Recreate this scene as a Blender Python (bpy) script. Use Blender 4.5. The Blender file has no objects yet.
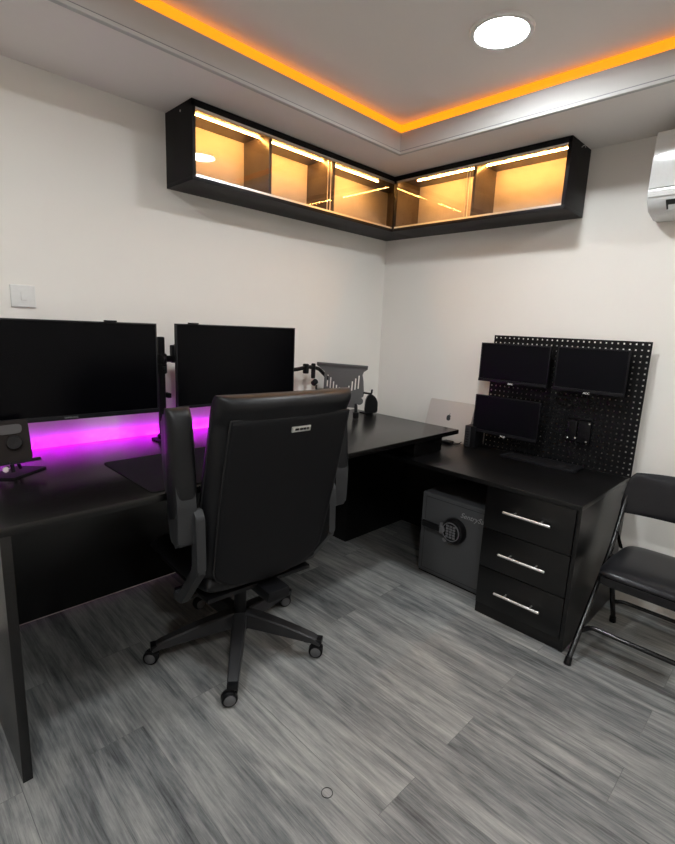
import bpy, bmesh, math, random
from mathutils import Vector, Matrix
random.seed(7)
C = bpy.context.scene.collection
PI = math.pi
sc = bpy.context.scene

# ------------------------------------------------------------------ materials
def newmat(name):
    m = bpy.data.materials.new(name); m.use_nodes = True
    nt = m.node_tree; b = nt.nodes['Principled BSDF']
    return m, nt, b

def noise_bump(nt, b, scale, strength, dist=0.002, detail=4, stretch=None):
    tc = nt.nodes.new('ShaderNodeTexCoord'); n = nt.nodes.new('ShaderNodeTexNoise')
    n.inputs['Scale'].default_value = scale; n.inputs['Detail'].default_value = detail
    mp = nt.nodes.new('ShaderNodeMapping')
    if stretch: mp.inputs['Scale'].default_value = stretch
    nt.links.new(tc.outputs['Object'], mp.inputs[0]); nt.links.new(mp.outputs[0], n.inputs['Vector'])
    bp = nt.nodes.new('ShaderNodeBump'); bp.inputs['Strength'].default_value = strength
    bp.inputs['Distance'].default_value = dist
    nt.links.new(n.outputs['Fac'], bp.inputs['Height']); nt.links.new(bp.outputs[0], b.inputs['Normal'])
    return n

def mat(name, col, rough=.5, metal=0, bump=None, var=0, stretch=None, coat=0, spec=.5):
    m, nt, b = newmat(name)
    b.inputs['Base Color'].default_value = (*col, 1); b.inputs['Roughness'].default_value = rough
    b.inputs['Metallic'].default_value = metal; b.inputs['Coat Weight'].default_value = coat
    b.inputs['Specular IOR Level'].default_value = spec
    sc_, st = bump or (60, .05)
    n = noise_bump(nt, b, sc_, st, stretch=stretch)
    v = var or .06
    r = nt.nodes.new('ShaderNodeMix'); r.data_type = 'RGBA'
    r.inputs['A'].default_value = (*[c*(1-v) for c in col], 1); r.inputs['B'].default_value = (*[min(1, c*(1+v)) for c in col], 1)
    nt.links.new(n.outputs['Fac'], r.inputs['Factor']); nt.links.new(r.outputs['Result'], b.inputs['Base Color'])
    return m

def emis(name, col, s):
    m, nt, b = newmat(name)
    b.inputs['Base Color'].default_value = (.02, .02, .02, 1)
    b.inputs['Emission Color'].default_value = (*col, 1); b.inputs['Emission Strength'].default_value = s
    return m

M = {}
M['wall'] = mat('wall_plaster', (.85, .82, .77), .62, bump=(5, .25), var=.015, spec=.3)
# plaster: add broad trowel marks
nt = M['wall'].node_tree; bpn = [n for n in nt.nodes if n.type == 'BUMP'][0]; bpn.inputs['Distance'].default_value = .006
M['ceiling'] = mat('ceiling_paint', (.86, .82, .785), .7, bump=(30, .05), var=.01, spec=.2)
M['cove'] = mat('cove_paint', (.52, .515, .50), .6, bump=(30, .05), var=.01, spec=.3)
M['laminate'] = mat('black_laminate', (.0028, .0024, .0024), .25, bump=(14, .10), var=.35, stretch=(14, 1.2, 6), spec=0.5)
M['laminate_x'] = mat('black_laminate_cross', (.0022, .0020, .0022), .33, bump=(14, .10), var=.35, stretch=(1.2, 14, 6), spec=0.5)
M['cab'] = mat('cabinet_black', (.006, .0055, .0065), .5, bump=(25, .06), var=.2, spec=0.2)
M['cab_in'] = mat('cabinet_interior', (.075, .06, .05), .3, bump=(18, .2), var=.5, spec=.5)
M['cab_back'] = mat('cabinet_back', (.56, .52, .46), .55, bump=(18, .05), var=.05, spec=.4)
M['leather'] = mat('black_leather', (.0065, .0066, .0078), .42, bump=(220, .22), var=.2, spec=0.28)
M['fabric'] = mat('black_back_cloth', (.0045, .0046, .0056), .6, bump=(260, .3), var=.25, spec=0.2)
M['chairplastic'] = mat('grey_plastic', (.032, .033, .035), .42, bump=(140, .08), spec=0.3)
M['basegrey'] = mat('base_grey', (.03, .03, .032), .38, bump=(140, .05), spec=0.3)
M['wheelgrey'] = mat('wheel_grey', (.09, .09, .095), .35, bump=(100, .05))
M['plastic'] = mat('black_plastic', (.0055, .0055, .0065), .38, bump=(160, .04), spec=0.22)
M['bezel'] = mat('bezel_plastic', (.009, .009, .011), .30, bump=(160, .03), spec=0.25)
M['screen'] = mat('screen_glass', (.0012, .0012, .002), .25, bump=(200, .004), spec=0.1)
M['screen_s'] = mat('screen_small', (.0028, .003, .0045), .38, bump=(200, .004), spec=0.12)
M['metalblack'] = mat('black_powder_metal', (.0045, .0046, .0053), .45, metal=.0, bump=(200, .05), spec=0.2)
M['foldtube'] = mat('black_tube_gloss', (.005, .005, .006), .2, metal=.0, bump=(60, .02), spec=0.5)
M['vinyl'] = mat('black_vinyl', (.009, .009, .011), .3, bump=(120, .12), spec=0.3)
M['silver'] = mat('brushed_steel', (.88, .87, .84), .38, metal=1, bump=(90, .03))
M['chrome'] = mat('chrome', (.7, .7, .7), .15, metal=1)
M['traysteel'] = mat('grey_steel_tray', (.11, .108, .108), .42, metal=.3, bump=(120, .04))
M['laptop'] = mat('laptop_aluminium', (.58, .53, .495), .42, metal=.35, bump=(160, .02))
M['logo'] = mat('logo_dark', (.03, .03, .035), .2)
M['safe'] = mat('safe_paint', (.085, .087, .092), .55, bump=(300, .3), var=.08, spec=0.25)
M['safe_dark'] = mat('safe_black', (.012, .012, .013), .32, spec=0.25)
M['key'] = mat('key_grey', (.17, .17, .18), .4)
M['lettering'] = mat('badge_grey', (.34, .34, .35), .35)
M['acwhite'] = mat('glossy_white', (.74, .75, .745), .14, bump=(80, .005))
M['white'] = mat('white_plastic', (.78, .78, .76), .32, bump=(80, .02))
M['whiteshade'] = mat('vent_dark', (.03, .03, .03), .6)
M['textwhite'] = mat('print_white', (.8, .8, .8), .5)
M['textgrey'] = mat('print_grey', (.22, .22, .23), .5)
M['mat'] = mat('desk_mat', (.006, .006, .0072), .75, bump=(500, .3), var=.2, spec=0.1)
M['pill'] = mat('grey_pad', (.075, .07, .07), .5, spec=0.25)
M['devbrown'] = mat('device_plate', (.016, .012, .011), .45, spec=0.12)
M['seam'] = mat('piping', (.006, .006, .007), .5)
M['lamp'] = emis('lamp_disc', (.93, .98, 1.0), 170)
M['ledwarm'] = emis('led_warm', (1.0, .44, .10), 205)
M['ledorange'] = emis('led_orange', (1.0, .25, .003), 1.65)
M['ledmagenta'] = emis('led_magenta', (.68, .0, 1.0), 42)
M['ledpink'] = emis('led_pink', (1.0, .01, .60), 42)

# cabinet glass: thin pane, mostly clear, reflects by Fresnel
m = bpy.data.materials.new('thin_glass'); m.use_nodes = True; nt = m.node_tree; nt.nodes.clear()
o = nt.nodes.new('ShaderNodeOutputMaterial'); mx = nt.nodes.new('ShaderNodeMixShader')
tr = nt.nodes.new('ShaderNodeBsdfTransparent'); gl = nt.nodes.new('ShaderNodeBsdfGlossy'); fr = nt.nodes.new('ShaderNodeFresnel')
ns = nt.nodes.new('ShaderNodeTexNoise'); ns.inputs['Scale'].default_value = 9; mr = nt.nodes.new('ShaderNodeMapRange')
mr.inputs['To Min'].default_value = .92; mr.inputs['To Max'].default_value = .99
tr.inputs[0].default_value = (.95, .95, .94, 1); gl.inputs['Roughness'].default_value = .015; fr.inputs['IOR'].default_value = 1.55
gg = nt.nodes.new('ShaderNodeNewGeometry'); iv = nt.nodes.new('ShaderNodeMath'); iv.operation = 'SUBTRACT'; iv.inputs[0].default_value = 1
mu = nt.nodes.new('ShaderNodeMath'); mu.operation = 'MULTIPLY'
nt.links.new(gg.outputs['Backfacing'], iv.inputs[1]); nt.links.new(fr.outputs[0], mu.inputs[0]); nt.links.new(iv.outputs[0], mu.inputs[1])
nt.links.new(mu.outputs[0], mx.inputs[0]); nt.links.new(tr.outputs[0], mx.inputs[1]); nt.links.new(gl.outputs[0], mx.inputs[2])
nt.links.new(ns.outputs['Fac'], mr.inputs['Value']); nt.links.new(mr.outputs[0], tr.inputs[0])
nt.links.new(mx.outputs[0], o.inputs[0]); M['glass'] = m

def floor_mat():
    m, nt, b = newmat('grey_oak_planks'); L = nt.links.new
    N = nt.nodes.new
    tc = N('ShaderNodeTexCoord')
    br = N('ShaderNodeTexBrick'); br.offset = .37; br.offset_frequency = 2
    br.inputs['Scale'].default_value = 1; br.inputs['Brick Width'].default_value = 1.22; br.inputs['Row Height'].default_value = .182
    br.inputs['Mortar Size'].default_value = .0011; br.inputs['Mortar Smooth'].default_value = .3; br.inputs['Bias'].default_value = 0
    br.inputs['Color1'].default_value = (0, 0, 0, 1); br.inputs['Color2'].default_value = (1, 1, 1, 1); br.inputs['Mortar'].default_value = (.5, .5, .5, 1)
    mo = N('ShaderNodeMapping'); mo.inputs['Location'].default_value = (.3, .06, 0)
    L(tc.outputs['Object'], mo.inputs[0]); L(mo.outputs[0], br.inputs['Vector'])
    # per plank shift of the grain
    sh = N('ShaderNodeVectorMath'); sh.operation = 'MULTIPLY_ADD'
    sh.inputs[1].default_value = (7.3, 3.1, 5.0)
    L(br.outputs['Color'], sh.inputs[0]); L(tc.outputs['Object'], sh.inputs[2])
    m1 = N('ShaderNodeMapping'); m1.inputs['Scale'].default_value = (.85, 9, 1); L(sh.outputs[0], m1.inputs[0])
    n1 = N('ShaderNodeTexNoise'); n1.inputs['Scale'].default_value = 1.6; n1.inputs['Detail'].default_value = 9; n1.inputs['Roughness'].default_value = .68; n1.inputs['Distortion'].default_value = 1.7
    L(m1.outputs[0], n1.inputs['Vector'])
    m2 = N('ShaderNodeMapping'); m2.inputs['Scale'].default_value = (2.6, 95, 1); L(sh.outputs[0], m2.inputs[0])
    n2 = N('ShaderNodeTexNoise'); n2.inputs['Scale'].default_value = 1.6; n2.inputs['Detail'].default_value = 5; n2.inputs['Roughness'].default_value = .7
    L(m2.outputs[0], n2.inputs['Vector'])
    m3 = N('ShaderNodeMapping'); m3.inputs['Scale'].default_value = (.9, 4.5, 1); L(sh.outputs[0], m3.inputs[0])
    n3 = N('ShaderNodeTexNoise'); n3.inputs['Scale'].default_value = 1.4; n3.inputs['Detail'].default_value = 3; n3.inputs['Distortion'].default_value = 1.6
    L(m3.outputs[0], n3.inputs['Vector'])
    cr = N('ShaderNodeValToRGB'); e = cr.color_ramp.elements
    e[0].position = .25; e[0].color = (.045, .048, .050, 1); e[1].position = .76; e[1].color = (.40, .392, .37, 1)
    x = e.new(.42); x.color = (.15, .155, .156, 1)
    x = e.new(.56); x.color = (.25, .25, .243, 1)
    ad = N('ShaderNodeMath'); ad.operation = 'MULTIPLY_ADD'; ad.inputs[1].default_value = .42
    L(n2.outputs['Fac'], ad.inputs[0])
    s1 = N('ShaderNodeMath'); s1.operation = 'MULTIPLY'; s1.inputs[1].default_value = .62; L(n1.outputs['Fac'], s1.inputs[0])
    L(s1.outputs[0], ad.inputs[2])
    ad2 = N('ShaderNodeMath'); ad2.operation = 'MULTIPLY_ADD'; ad2.inputs[1].default_value = .44; L(n3.outputs['Fac'], ad2.inputs[0]); L(ad.outputs[0], ad2.inputs[2])
    m4 = N('ShaderNodeMapping'); m4.inputs['Scale'].default_value = (.55, 1, 1); L(sh.outputs[0], m4.inputs[0])
    wv = N('ShaderNodeTexWave'); wv.wave_type = 'BANDS'; wv.bands_direction = 'Y'; wv.inputs['Scale'].default_value = 5; wv.inputs['Distortion'].default_value = 22
    wv.inputs['Detail'].default_value = 3; wv.inputs['Detail Scale'].default_value = .55; wv.inputs['Detail Roughness'].default_value = .6
    L(m4.outputs[0], wv.inputs['Vector'])
    ad5 = N('ShaderNodeMath'); ad5.operation = 'MULTIPLY_ADD'; ad5.inputs[1].default_value = .035; L(wv.outputs['Fac'], ad5.inputs[0]); L(ad2.outputs[0], ad5.inputs[2])
    m6 = N('ShaderNodeMapping'); m6.inputs['Scale'].default_value = (9, 42, 1); L(sh.outputs[0], m6.inputs[0])
    n6 = N('ShaderNodeTexNoise'); n6.inputs['Scale'].default_value = 1.5; n6.inputs['Detail'].default_value = 6; n6.inputs['Roughness'].default_value = .75
    L(m6.outputs[0], n6.inputs['Vector'])
    ad6 = N('ShaderNodeMath'); ad6.operation = 'MULTIPLY_ADD'; ad6.inputs[1].default_value = .24; L(n6.outputs['Fac'], ad6.inputs[0]); L(ad5.outputs[0], ad6.inputs[2])
    ad2 = ad6
    ad3 = N('ShaderNodeMath'); ad3.operation = 'MULTIPLY_ADD'; ad3.inputs[1].default_value = .10; L(br.outputs['Color'], ad3.inputs[0]); L(ad2.outputs[0], ad3.inputs[2])
    sb = N('ShaderNodeMath'); sb.operation = 'SUBTRACT'; sb.inputs[1].default_value = .430; L(ad3.outputs[0], sb.inputs[0])
    ct = N('ShaderNodeMath'); ct.operation = 'MULTIPLY_ADD'; ct.inputs[1].default_value = 1.18; ct.inputs[2].default_value = -.075; L(sb.outputs[0], ct.inputs[0])
    L(ct.outputs[0], cr.inputs[0])
    mt = N('ShaderNodeMix'); mt.data_type = 'RGBA'; mt.inputs['B'].default_value = (.05, .05, .05, 1)
    f = N('ShaderNodeMath'); f.operation = 'MULTIPLY'; f.inputs[1].default_value = .5; L(br.outputs['Fac'], f.inputs[0])
    L(f.outputs[0], mt.inputs['Factor']); L(cr.outputs[0], mt.inputs['A'])
    L(mt.outputs['Result'], b.inputs['Base Color'])
    b.inputs['Roughness'].default_value = .42; b.inputs['Specular IOR Level'].default_value = .35
    bp = N('ShaderNodeBump'); bp.inputs['Strength'].default_value = .35; bp.inputs['Distance'].default_value = .0015
    L(ad.outputs[0], bp.inputs['Height']); L(bp.outputs[0], b.inputs['Normal'])
    return m
M['floor'] = floor_mat()

# ------------------------------------------------------------------ mesh helpers
def nb(): return bmesh.new()

def add_box(bm, x0, x1, y0, y1, z0, z1, bev=0, seg=2, rot=None, piv=None):
    r = bmesh.ops.create_cube(bm, size=1)
    vs = r['verts']
    bmesh.ops.scale(bm, vec=(abs(x1-x0), abs(y1-y0), abs(z1-z0)), verts=vs)
    if bev:
        es = list({e for v in vs for e in v.link_edges})
        rr = bmesh.ops.bevel(bm, geom=es, offset=bev, segments=seg, affect='EDGES', profile=.6)
        vs = list({v for v in rr['verts']} | {v for v in vs if v.is_valid})
    bmesh.ops.translate(bm, vec=((x0+x1)/2, (y0+y1)/2, (z0+z1)/2), verts=vs)
    if rot is not None:
        bmesh.ops.rotate(bm, cent=piv or ((x0+x1)/2, (y0+y1)/2, (z0+z1)/2), matrix=rot, verts=vs)
    return vs

def box(*a, **k):
    bm = nb(); add_box(bm, *a, **k); return bm

def add_cyl(bm, p0, p1, r0, r1=None, seg=24, bev=0):
    p0, p1 = Vector(p0), Vector(p1); d = p1-p0; L = d.length
    r = bmesh.ops.create_cone(bm, cap_ends=True, segments=seg, radius1=r0, radius2=r0 if r1 is None else r1, depth=L)
    vs = r['verts']
    if bev:
        es = [e for e in {e for v in vs for e in v.link_edges} if abs(e.verts[0].co.z-e.verts[1].co.z) < 1e-6]
        rr = bmesh.ops.bevel(bm, geom=es, offset=bev, segments=3, affect='EDGES')
        vs = list({v for v in rr['verts']} | {v for v in vs if v.is_valid})
    q = Vector((0, 0, 1)).rotation_difference(d.normalized()).to_matrix()
    bmesh.ops.rotate(bm, cent=(0, 0, 0), matrix=q, verts=vs)
    bmesh.ops.translate(bm, vec=(p0+p1)/2, verts=vs)
    return vs

def smooth_path(pts, r=.03, n=6):
    """round the corners of a polyline"""
    P = [Vector(p) for p in pts]; out = [P[0]]
    for i in range(1, len(P)-1):
        a, b, c = P[i-1], P[i], P[i+1]
        d1 = (a-b); d2 = (c-b); rr = min(r, d1.length*.45, d2.length*.45)
        A = b+d1.normalized()*rr; B = b+d2.normalized()*rr
        for k in range(n+1):
            t = k/n; out.append(A*(1-t)**2+b*2*t*(1-t)+B*t*t)
    out.append(P[-1]); return out

def add_tube(bm, pts, r, seg=12, flat=None):
    P = [Vector(p) for p in pts]; rings = []
    T0 = (P[1]-P[0]).normalized(); up = Vector((0, 0, 1)) if abs(T0.z) < .9 else Vector((0, 1, 0))
    N_ = T0.cross(up).normalized()
    for i, p in enumerate(P):
        T = ((P[min(i+1, len(P)-1)]-P[max(i-1, 0)])).normalized()
        N_ = (N_-T*N_.dot(T)).normalized(); Bn = T.cross(N_)
        rr = r(i/(len(P)-1)) if callable(r) else r
        ra, rb = (rr, rr) if flat is None else (rr, rr*flat)
        rings.append([bm.verts.new(p+N_*math.cos(2*PI*k/seg)*ra+Bn*math.sin(2*PI*k/seg)*rb) for k in range(seg)])
    for a, b in zip(rings, rings[1:]):
        for k in range(seg): bm.faces.new((a[k], a[(k+1) % seg], b[(k+1) % seg], b[k]))
    bm.faces.new(rings[0][::-1]); bm.faces.new(rings[-1])

def add_lathe(bm, prof, org, axis=(0, 0, 1), seg=32):
    q = Vector((0, 0, 1)).rotation_difference(Vector(axis).normalized()).to_matrix(); O = Vector(org); rings = []
    for r, z in prof:
        if r < 1e-6: rings.append([bm.verts.new(O+q@Vector((0, 0, z)))])
        else: rings.append([bm.verts.new(O+q@Vector((r*math.cos(2*PI*k/seg), r*math.sin(2*PI*k/seg), z))) for k in range(seg)])
    for a, b in zip(rings, rings[1:]):
        for k in range(seg):
            k2 = (k+1) % seg
            if len(a) == 1 and len(b) == 1: continue
            if len(a) == 1: bm.faces.new((a[0], b[k2], b[k]))
            elif len(b) == 1: bm.faces.new((a[k], a[k2], b[0]))
            else: bm.faces.new((a[k], a[k2], b[k2], b[k]))

def add_prism(bm, poly, org, U, V, th, bev=0):
    """polygon in plane (U,V) at org, extruded th along U x V"""
    O, U, V = Vector(org), Vector(U).normalized(), Vector(V).normalized(); W = U.cross(V)
    a = [bm.verts.new(O+U*x+V*y) for x, y in poly]; b = [bm.verts.new(O+U*x+V*y+W*th) for x, y in poly]
    fs = [bm.faces.new(a[::-1]), bm.faces.new(b)]
    n = len(poly)
    for i in range(n): fs.append(bm.faces.new((a[i], a[(i+1) % n], b[(i+1) % n], b[i])))
    if bev:
        es = list(fs[0].edges)+list(fs[1].edges)
        bmesh.ops.bevel(bm, geom=es, offset=bev, segments=3, affect='EDGES')

def rpoly(pts, r, n=5):
    """round polygon corners"""
    P = [Vector((x, y, 0)) for x, y in pts]; out = []
    for i in range(len(P)):
        a, b, c = P[i-1], P[i], P[(i+1) % len(P)]
        d1, d2 = a-b, c-b; rr = min(r, d1.length*.45, d2.length*.45)
        A = b+d1.normalized()*rr; B = b+d2.normalized()*rr
        for k in range(n+1):
            t = k/n; q = A*(1-t)**2+b*2*t*(1-t)+B*t*t; out.append((q.x, q.y))
    return out

def add_pillow(bm, f, nu=28, nv=28, power=7):
    """f(s,t,side) -> point; s,t in [-1,1]; thickness profile fades to the rim"""
    def sp(k, n): return math.sin(PI/2*(2*k/n-1))
    G = {}
    for side in (1, -1):
        for i in range(nu+1):
            for j in range(nv+1):
                s, t = sp(i, nu), sp(j, nv)
                rim = i in (0, nu) or j in (0, nv)
                if side == -1 and rim: G[(side, i, j)] = G[(1, i, j)]; continue
                pr = 0 if rim else ((1-abs(s)**power)*(1-abs(t)**power))**(1/2.2)
                G[(side, i, j)] = bm.verts.new(f(s, t, side*pr))
    for side in (1, -1):
        for i in range(nu):
            for j in range(nv):
                q = [G[(side, i, j)], G[(side, i+1, j)], G[(side, i+1, j+1)], G[(side, i, j+1)]]
                if side == -1: q.reverse()
                try: bm.faces.new(q)
                except ValueError: pass

def obj(name, bm, m, parent=None, world=False, smooth=True):
    if parent is not None and world:
        bmesh.ops.transform(bm, matrix=parent.matrix_basis.inverted(), verts=bm.verts)
    bmesh.ops.recalc_face_normals(bm, faces=bm.faces)
    me = bpy.data.meshes.new(name); bm.to_mesh(me); bm.free()
    o = bpy.data.objects.new(name, me); C.objects.link(o); me.materials.append(m if not isinstance(m, str) else M[m])
    if smooth:
        for p in me.polygons: p.use_smooth = True
        try: me.set_sharp_from_angle(angle=math.radians(38))
        except Exception: pass
    if parent is not None: o.parent = parent
    return o

def tag(o, label=None, cat=None, group=None, kind=None):
    if label: o['label'] = label
    if cat: o['category'] = cat
    if group: o['group'] = group
    if kind: o['kind'] = kind
    return o

def thing(name, label, cat, loc=(0, 0, 0), rotz=0, group=None):
    o = bpy.data.objects.new(name, None); o.empty_display_size = .05; C.objects.link(o)
    o.location = loc; o.rotation_euler = (0, 0, rotz)
    o.matrix_basis = Matrix.Translation(loc) @ Matrix.Rotation(rotz, 4, 'Z')
    return tag(o, label, cat, group)

def based(name, bm, m, base, label, cat, group=None, smooth=True):
    """single-mesh thing given in world coordinates with its origin at base"""
    bmesh.ops.translate(bm, vec=-Vector(base), verts=bm.verts)
    o = obj(name, bm, m, smooth=smooth); o.location = base
    return tag(o, label, cat, group)

def struct(name, bm, m, smooth=False):
    return tag(obj(name, bm, m, smooth=smooth), kind='structure')

def text_bm(s, size, U, V, org, th=.0006, shear=0):
    cu = bpy.data.curves.new('txt', 'FONT'); cu.body = s; cu.size = size; cu.align_x = 'CENTER'; cu.align_y = 'CENTER'
    cu.extrude = th; cu.shear = shear; cu.resolution_u = 3
    t = bpy.data.objects.new('txt', cu); C.objects.link(t)
    dg = bpy.context.evaluated_depsgraph_get(); me = bpy.data.meshes.new_from_object(t.evaluated_get(dg))
    bm = nb(); bm.from_mesh(me); bpy.data.objects.remove(t); bpy.data.curves.remove(cu); bpy.data.meshes.remove(me)
    U, V = Vector(U).normalized(), Vector(V).normalized(); W = U.cross(V)
    mtx = Matrix((U, V, W)).transposed().to_4x4(); mtx.translation = Vector(org)
    bmesh.ops.transform(bm, matrix=mtx, verts=bm.verts)
    return bm

# ------------------------------------------------------------------ camera
f_px, yaw, pit, rol = 485.98, .78267, .19274, .04288
cam = bpy.data.cameras.new('camera'); co = bpy.data.objects.new('camera', cam); C.objects.link(co)
cy_, sy_, cp, sp_ = math.cos(yaw), math.sin(yaw), math.cos(pit), math.sin(pit)
F = Vector((-sy_*cp, cy_*cp, -sp_)); Rr = Vector((cy_, sy_, 0)); Up = Rr.cross(F)
X = Rr*math.cos(rol)+Up*math.sin(rol); Y = -Rr*math.sin(rol)+Up*math.cos(rol)
mw = Matrix((X, Y, -F)).transposed().to_4x4(); mw.translation = (2.3995, -2.8338, 1.3974)
co.matrix_world = mw
cam.sensor_fit = 'AUTO'; cam.sensor_width = 36; cam.lens = f_px/844*36; cam.clip_start = .02
sc.camera = co

# ------------------------------------------------------------------ room
RX, RY = 3.9, -4.4          # room extents
ZS, ZT = 2.355, 2.50        # soffit and tray ceiling heights
TX0, TX1, TY0, TY1 = .544, 3.35, -3.85, -.571
struct('floor', box(-.1, RX+.1, RY-.1, .1, -.06, 0), 'floor')
struct('wall_left', box(-.1, 0, RY-.1, .1, 0, ZT+.1), 'wall')
struct('wall_back', box(0, RX+.1, 0, .1, 0, ZT+.1), 'wall')
struct('wall_right', box(RX, RX+.1, RY, 0, 0, ZT+.1), 'wall')
struct('wall_front', box(0, RX, RY-.1, RY, 0, ZT+.1), 'wall')
bm = nb()   # dropped border of the ceiling and the raised tray
add_box(bm, 0, TX0-.02, RY, 0, ZS, ZT+.06); add_box(bm, TX1+.02, RX, RY, 0, ZS, ZT+.06)
add_box(bm, TX0-.02, TX1+.02, TY1+.02, 0, ZS, ZT+.06); add_box(bm, TX0-.02, TX1+.02, RY, TY0-.02, ZS, ZT+.06)
add_box(bm, TX0-.02, TX1+.02, TY0-.02, TY1+.02, ZT, ZT+.06)
struct('ceiling', bm, 'ceiling')
bm = nb()   # white upstand of the tray
zc = 2.452
add_box(bm, TX0-.0195, TX0, TY0, TY1, ZS, zc); add_box(bm, TX1, TX1+.0195, TY0, TY1, ZS, zc)
add_box(bm, TX0-.0195, TX1+.0195, TY1, TY1+.0195, ZS, zc); add_box(bm, TX0-.0195, TX1+.0195, TY0-.0195, TY0, ZS, zc)
struct('trim_1', bm, 'cove')
bm = nb()   # small bead under the edge of the tray, behind a shadow groove
for (a, b) in ((ZS-.014, ZS-.0005),):
    add_box(bm, TX0-.012, TX0+.010, TY0-.01, TY1+.012, a, b, bev=.003); add_box(bm, TX1-.01, TX1+.012, TY0-.01, TY1+.01, a, b, bev=.003)
    add_box(bm, TX0-.012, TX1+.012, TY1-.010, TY1+.012, a, b, bev=.003); add_box(bm, TX0-.01, TX1+.01, TY0-.012, TY0+.01, a, b, bev=.003)
struct('trim_2', bm, 'cove')
bm = nb()   # thin grey line where the upstand meets the bead
g = (ZS, ZS+.006)
add_box(bm, TX0+.0002, TX0+.0015, TY0, TY1, *g); add_box(bm, TX0, TX1, TY1-.0015, TY1-.0002, *g)
struct('trim_3', bm, M['textgrey'])
bm = nb()   # LED band running round the top of the upstand
add_box(bm, TX0-.014, TX0-.009, TY0, TY1+.009, zc-.002, ZT-.004); add_box(bm, TX1+.009, TX1+.014, TY0, TY1, zc-.002, ZT-.004)
add_box(bm, TX0-.014, TX1+.014, TY1+.009, TY1+.014, zc-.002, ZT-.004); add_box(bm, TX0-.014, TX1+.014, TY0-.014, TY0-.009, zc-.002, ZT-.004)
based('led_strip', bm, 'ledorange', (TX0, TY1, zc), 'glowing orange light strip running round the raised ceiling edge', 'light strip', smooth=False)

lamps = [(1.344, -1.0), (2.75, -1.0), (1.344, -2.75), (2.75, -2.75)]  # first is the visible light; the rest are unseen, added for even lighting
for i, (x, y) in enumerate(lamps):
    t = thing('ceiling_light', 'round white ceiling downlight glowing near the orange lit corner of the ceiling', 'ceiling light', (x, y, ZT))
    if i: t['label'] = 'added round white ceiling downlight out of view, %s' % ('', 'right of the visible one', 'nearest the left wall', 'farthest from the corner')[i]
    bm = nb(); add_lathe(bm, [(.096, 0), (.116, 0), (.116, -.008), (.112, -.013), (.100, -.014), (.096, -.012), (.096, 0)], (0, 0, 0))
    obj('trim_ring', bm, 'white', t)
    bm = nb(); add_lathe(bm, [(0, -.005), (.0955, -.005), (.0955, -.001), (0, -.001)], (0, 0, 0))
    obj('diffuser', bm, 'lamp', t)

# ------------------------------------------------------------------ wall cabinets
def wall_cabinet(name, label, loc, rotz, length, D, H, divs, panes, ends, strips, th=.018):
    """local: x along the wall from 0 to length, y from 0 (wall) to -D, z from 0 to H"""
    t = thing(name, label, 'wall cabinet', loc, rotz)
    bm = nb(); add_box(bm, 0, length, -D, 0, 0, th, bev=.001)
    obj('bottom_panel', bm, 'cab', t)
    bm = nb(); add_box(bm, 0, length, -D, 0, H-.006, H, bev=.001); add_box(bm, 0, length, -D, -D+.014, H-.028, H-.006, bev=.001)
    obj('top_panel', bm, 'cab', t)
    obj('ceiling_board', box(th, length-th, -D+.014, -.006, H-.014, H-.0065), 'cab_in', t)
    obj('back_panel', box(th, length-th, -.006, -.001, th, H-.014), 'cab_back', t)
    for a in ends:
        obj('side_panel', box(a, a+th, -D, 0, th, H-.0065, bev=.001), 'cab', t)
        q = (a+th, a+th+.002) if a < length/2 else (a-.002, a)
        obj('side_lining', box(*q, -D+.016, -.0065, th+.0005, H-.0145), 'cab_in', t)
    for d in divs:
        obj('partition', box(d-th/2, d+th/2, -D+.022, -.0065, th, H-.0145, bev=.001), 'cab_in', t)
    for zz in ((th, th+.010), (H-.037, H-.0285)):
        bm = nb(); add_box(bm, th, length-th, -D+.001, -D+.004, *zz); add_box(bm, th, length-th, -D+.0085, -D+.0115, *zz); add_box(bm, th, length-th, -D+.016, -D+.019, *zz)
        obj('sliding_track', bm, 'silver', t)
    for k, (a, b) in enumerate(panes):
        yy = -D+.0052 if k % 2 == 0 else -D+.0127
        obj('glass_door', box(a, b, yy, yy+.0025, th+.001, H-.03), 'glass', t, smooth=False)
        obj('edge_strip', box(b-.004 if k % 2 == 0 else a, b if k % 2 == 0 else a+.004, yy-.0005, yy+.003, th+.001, H-.03), 'silver', t)
    for a, b, yy in strips:
        obj('led_strip', box(a, b, yy-.0025, yy+.0025, H-.0185, H-.0145), 'ledwarm', t)
    return t

H = .332; D = .2527
# left cabinet: local x runs towards the corner
lw = wall_cabinet('wall_cabinet', 'long black glass fronted cabinet on the left wall with amber lit bays', (0, -1.6628, 2.0202), PI/2, 1.6628, D, H,
                  [.446, .896], [(.020, .86), (.84, 1.40)], (0, 1.6628-.018), [(.06, .436, -.142), (.456, .886, -.142), (.906, 1.38, -.138)])
rw = wall_cabinet('wall_cabinet', 'shorter black glass fronted cabinet on the right wall with amber lit bays', (.2532, 0, 2.0202), 0, 1.3484-.2532, D, H,
                  [.565], [(.020, .545), (.52, 1.075)], (0, 1.3484-.2532-.018), [(.10, .552, -.142), (.58, 1.06, -.142)])
bm = nb(); add_lathe(bm, [(0, .002), (.0045, .002), (.005, 0)], (-.0002, -.15, .305), axis=(-1, 0, 0), seg=16)
obj('cable_hole', bm, 'cab_back', lw)
bm = nb(); add_tube(bm, smooth_path([(1.0955, -.13, .31), (1.106, -.125, .322), (1.112, -.12, .308)], .01), .0014, 8)
obj('cable_end', bm, 'silver', rw)
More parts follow.
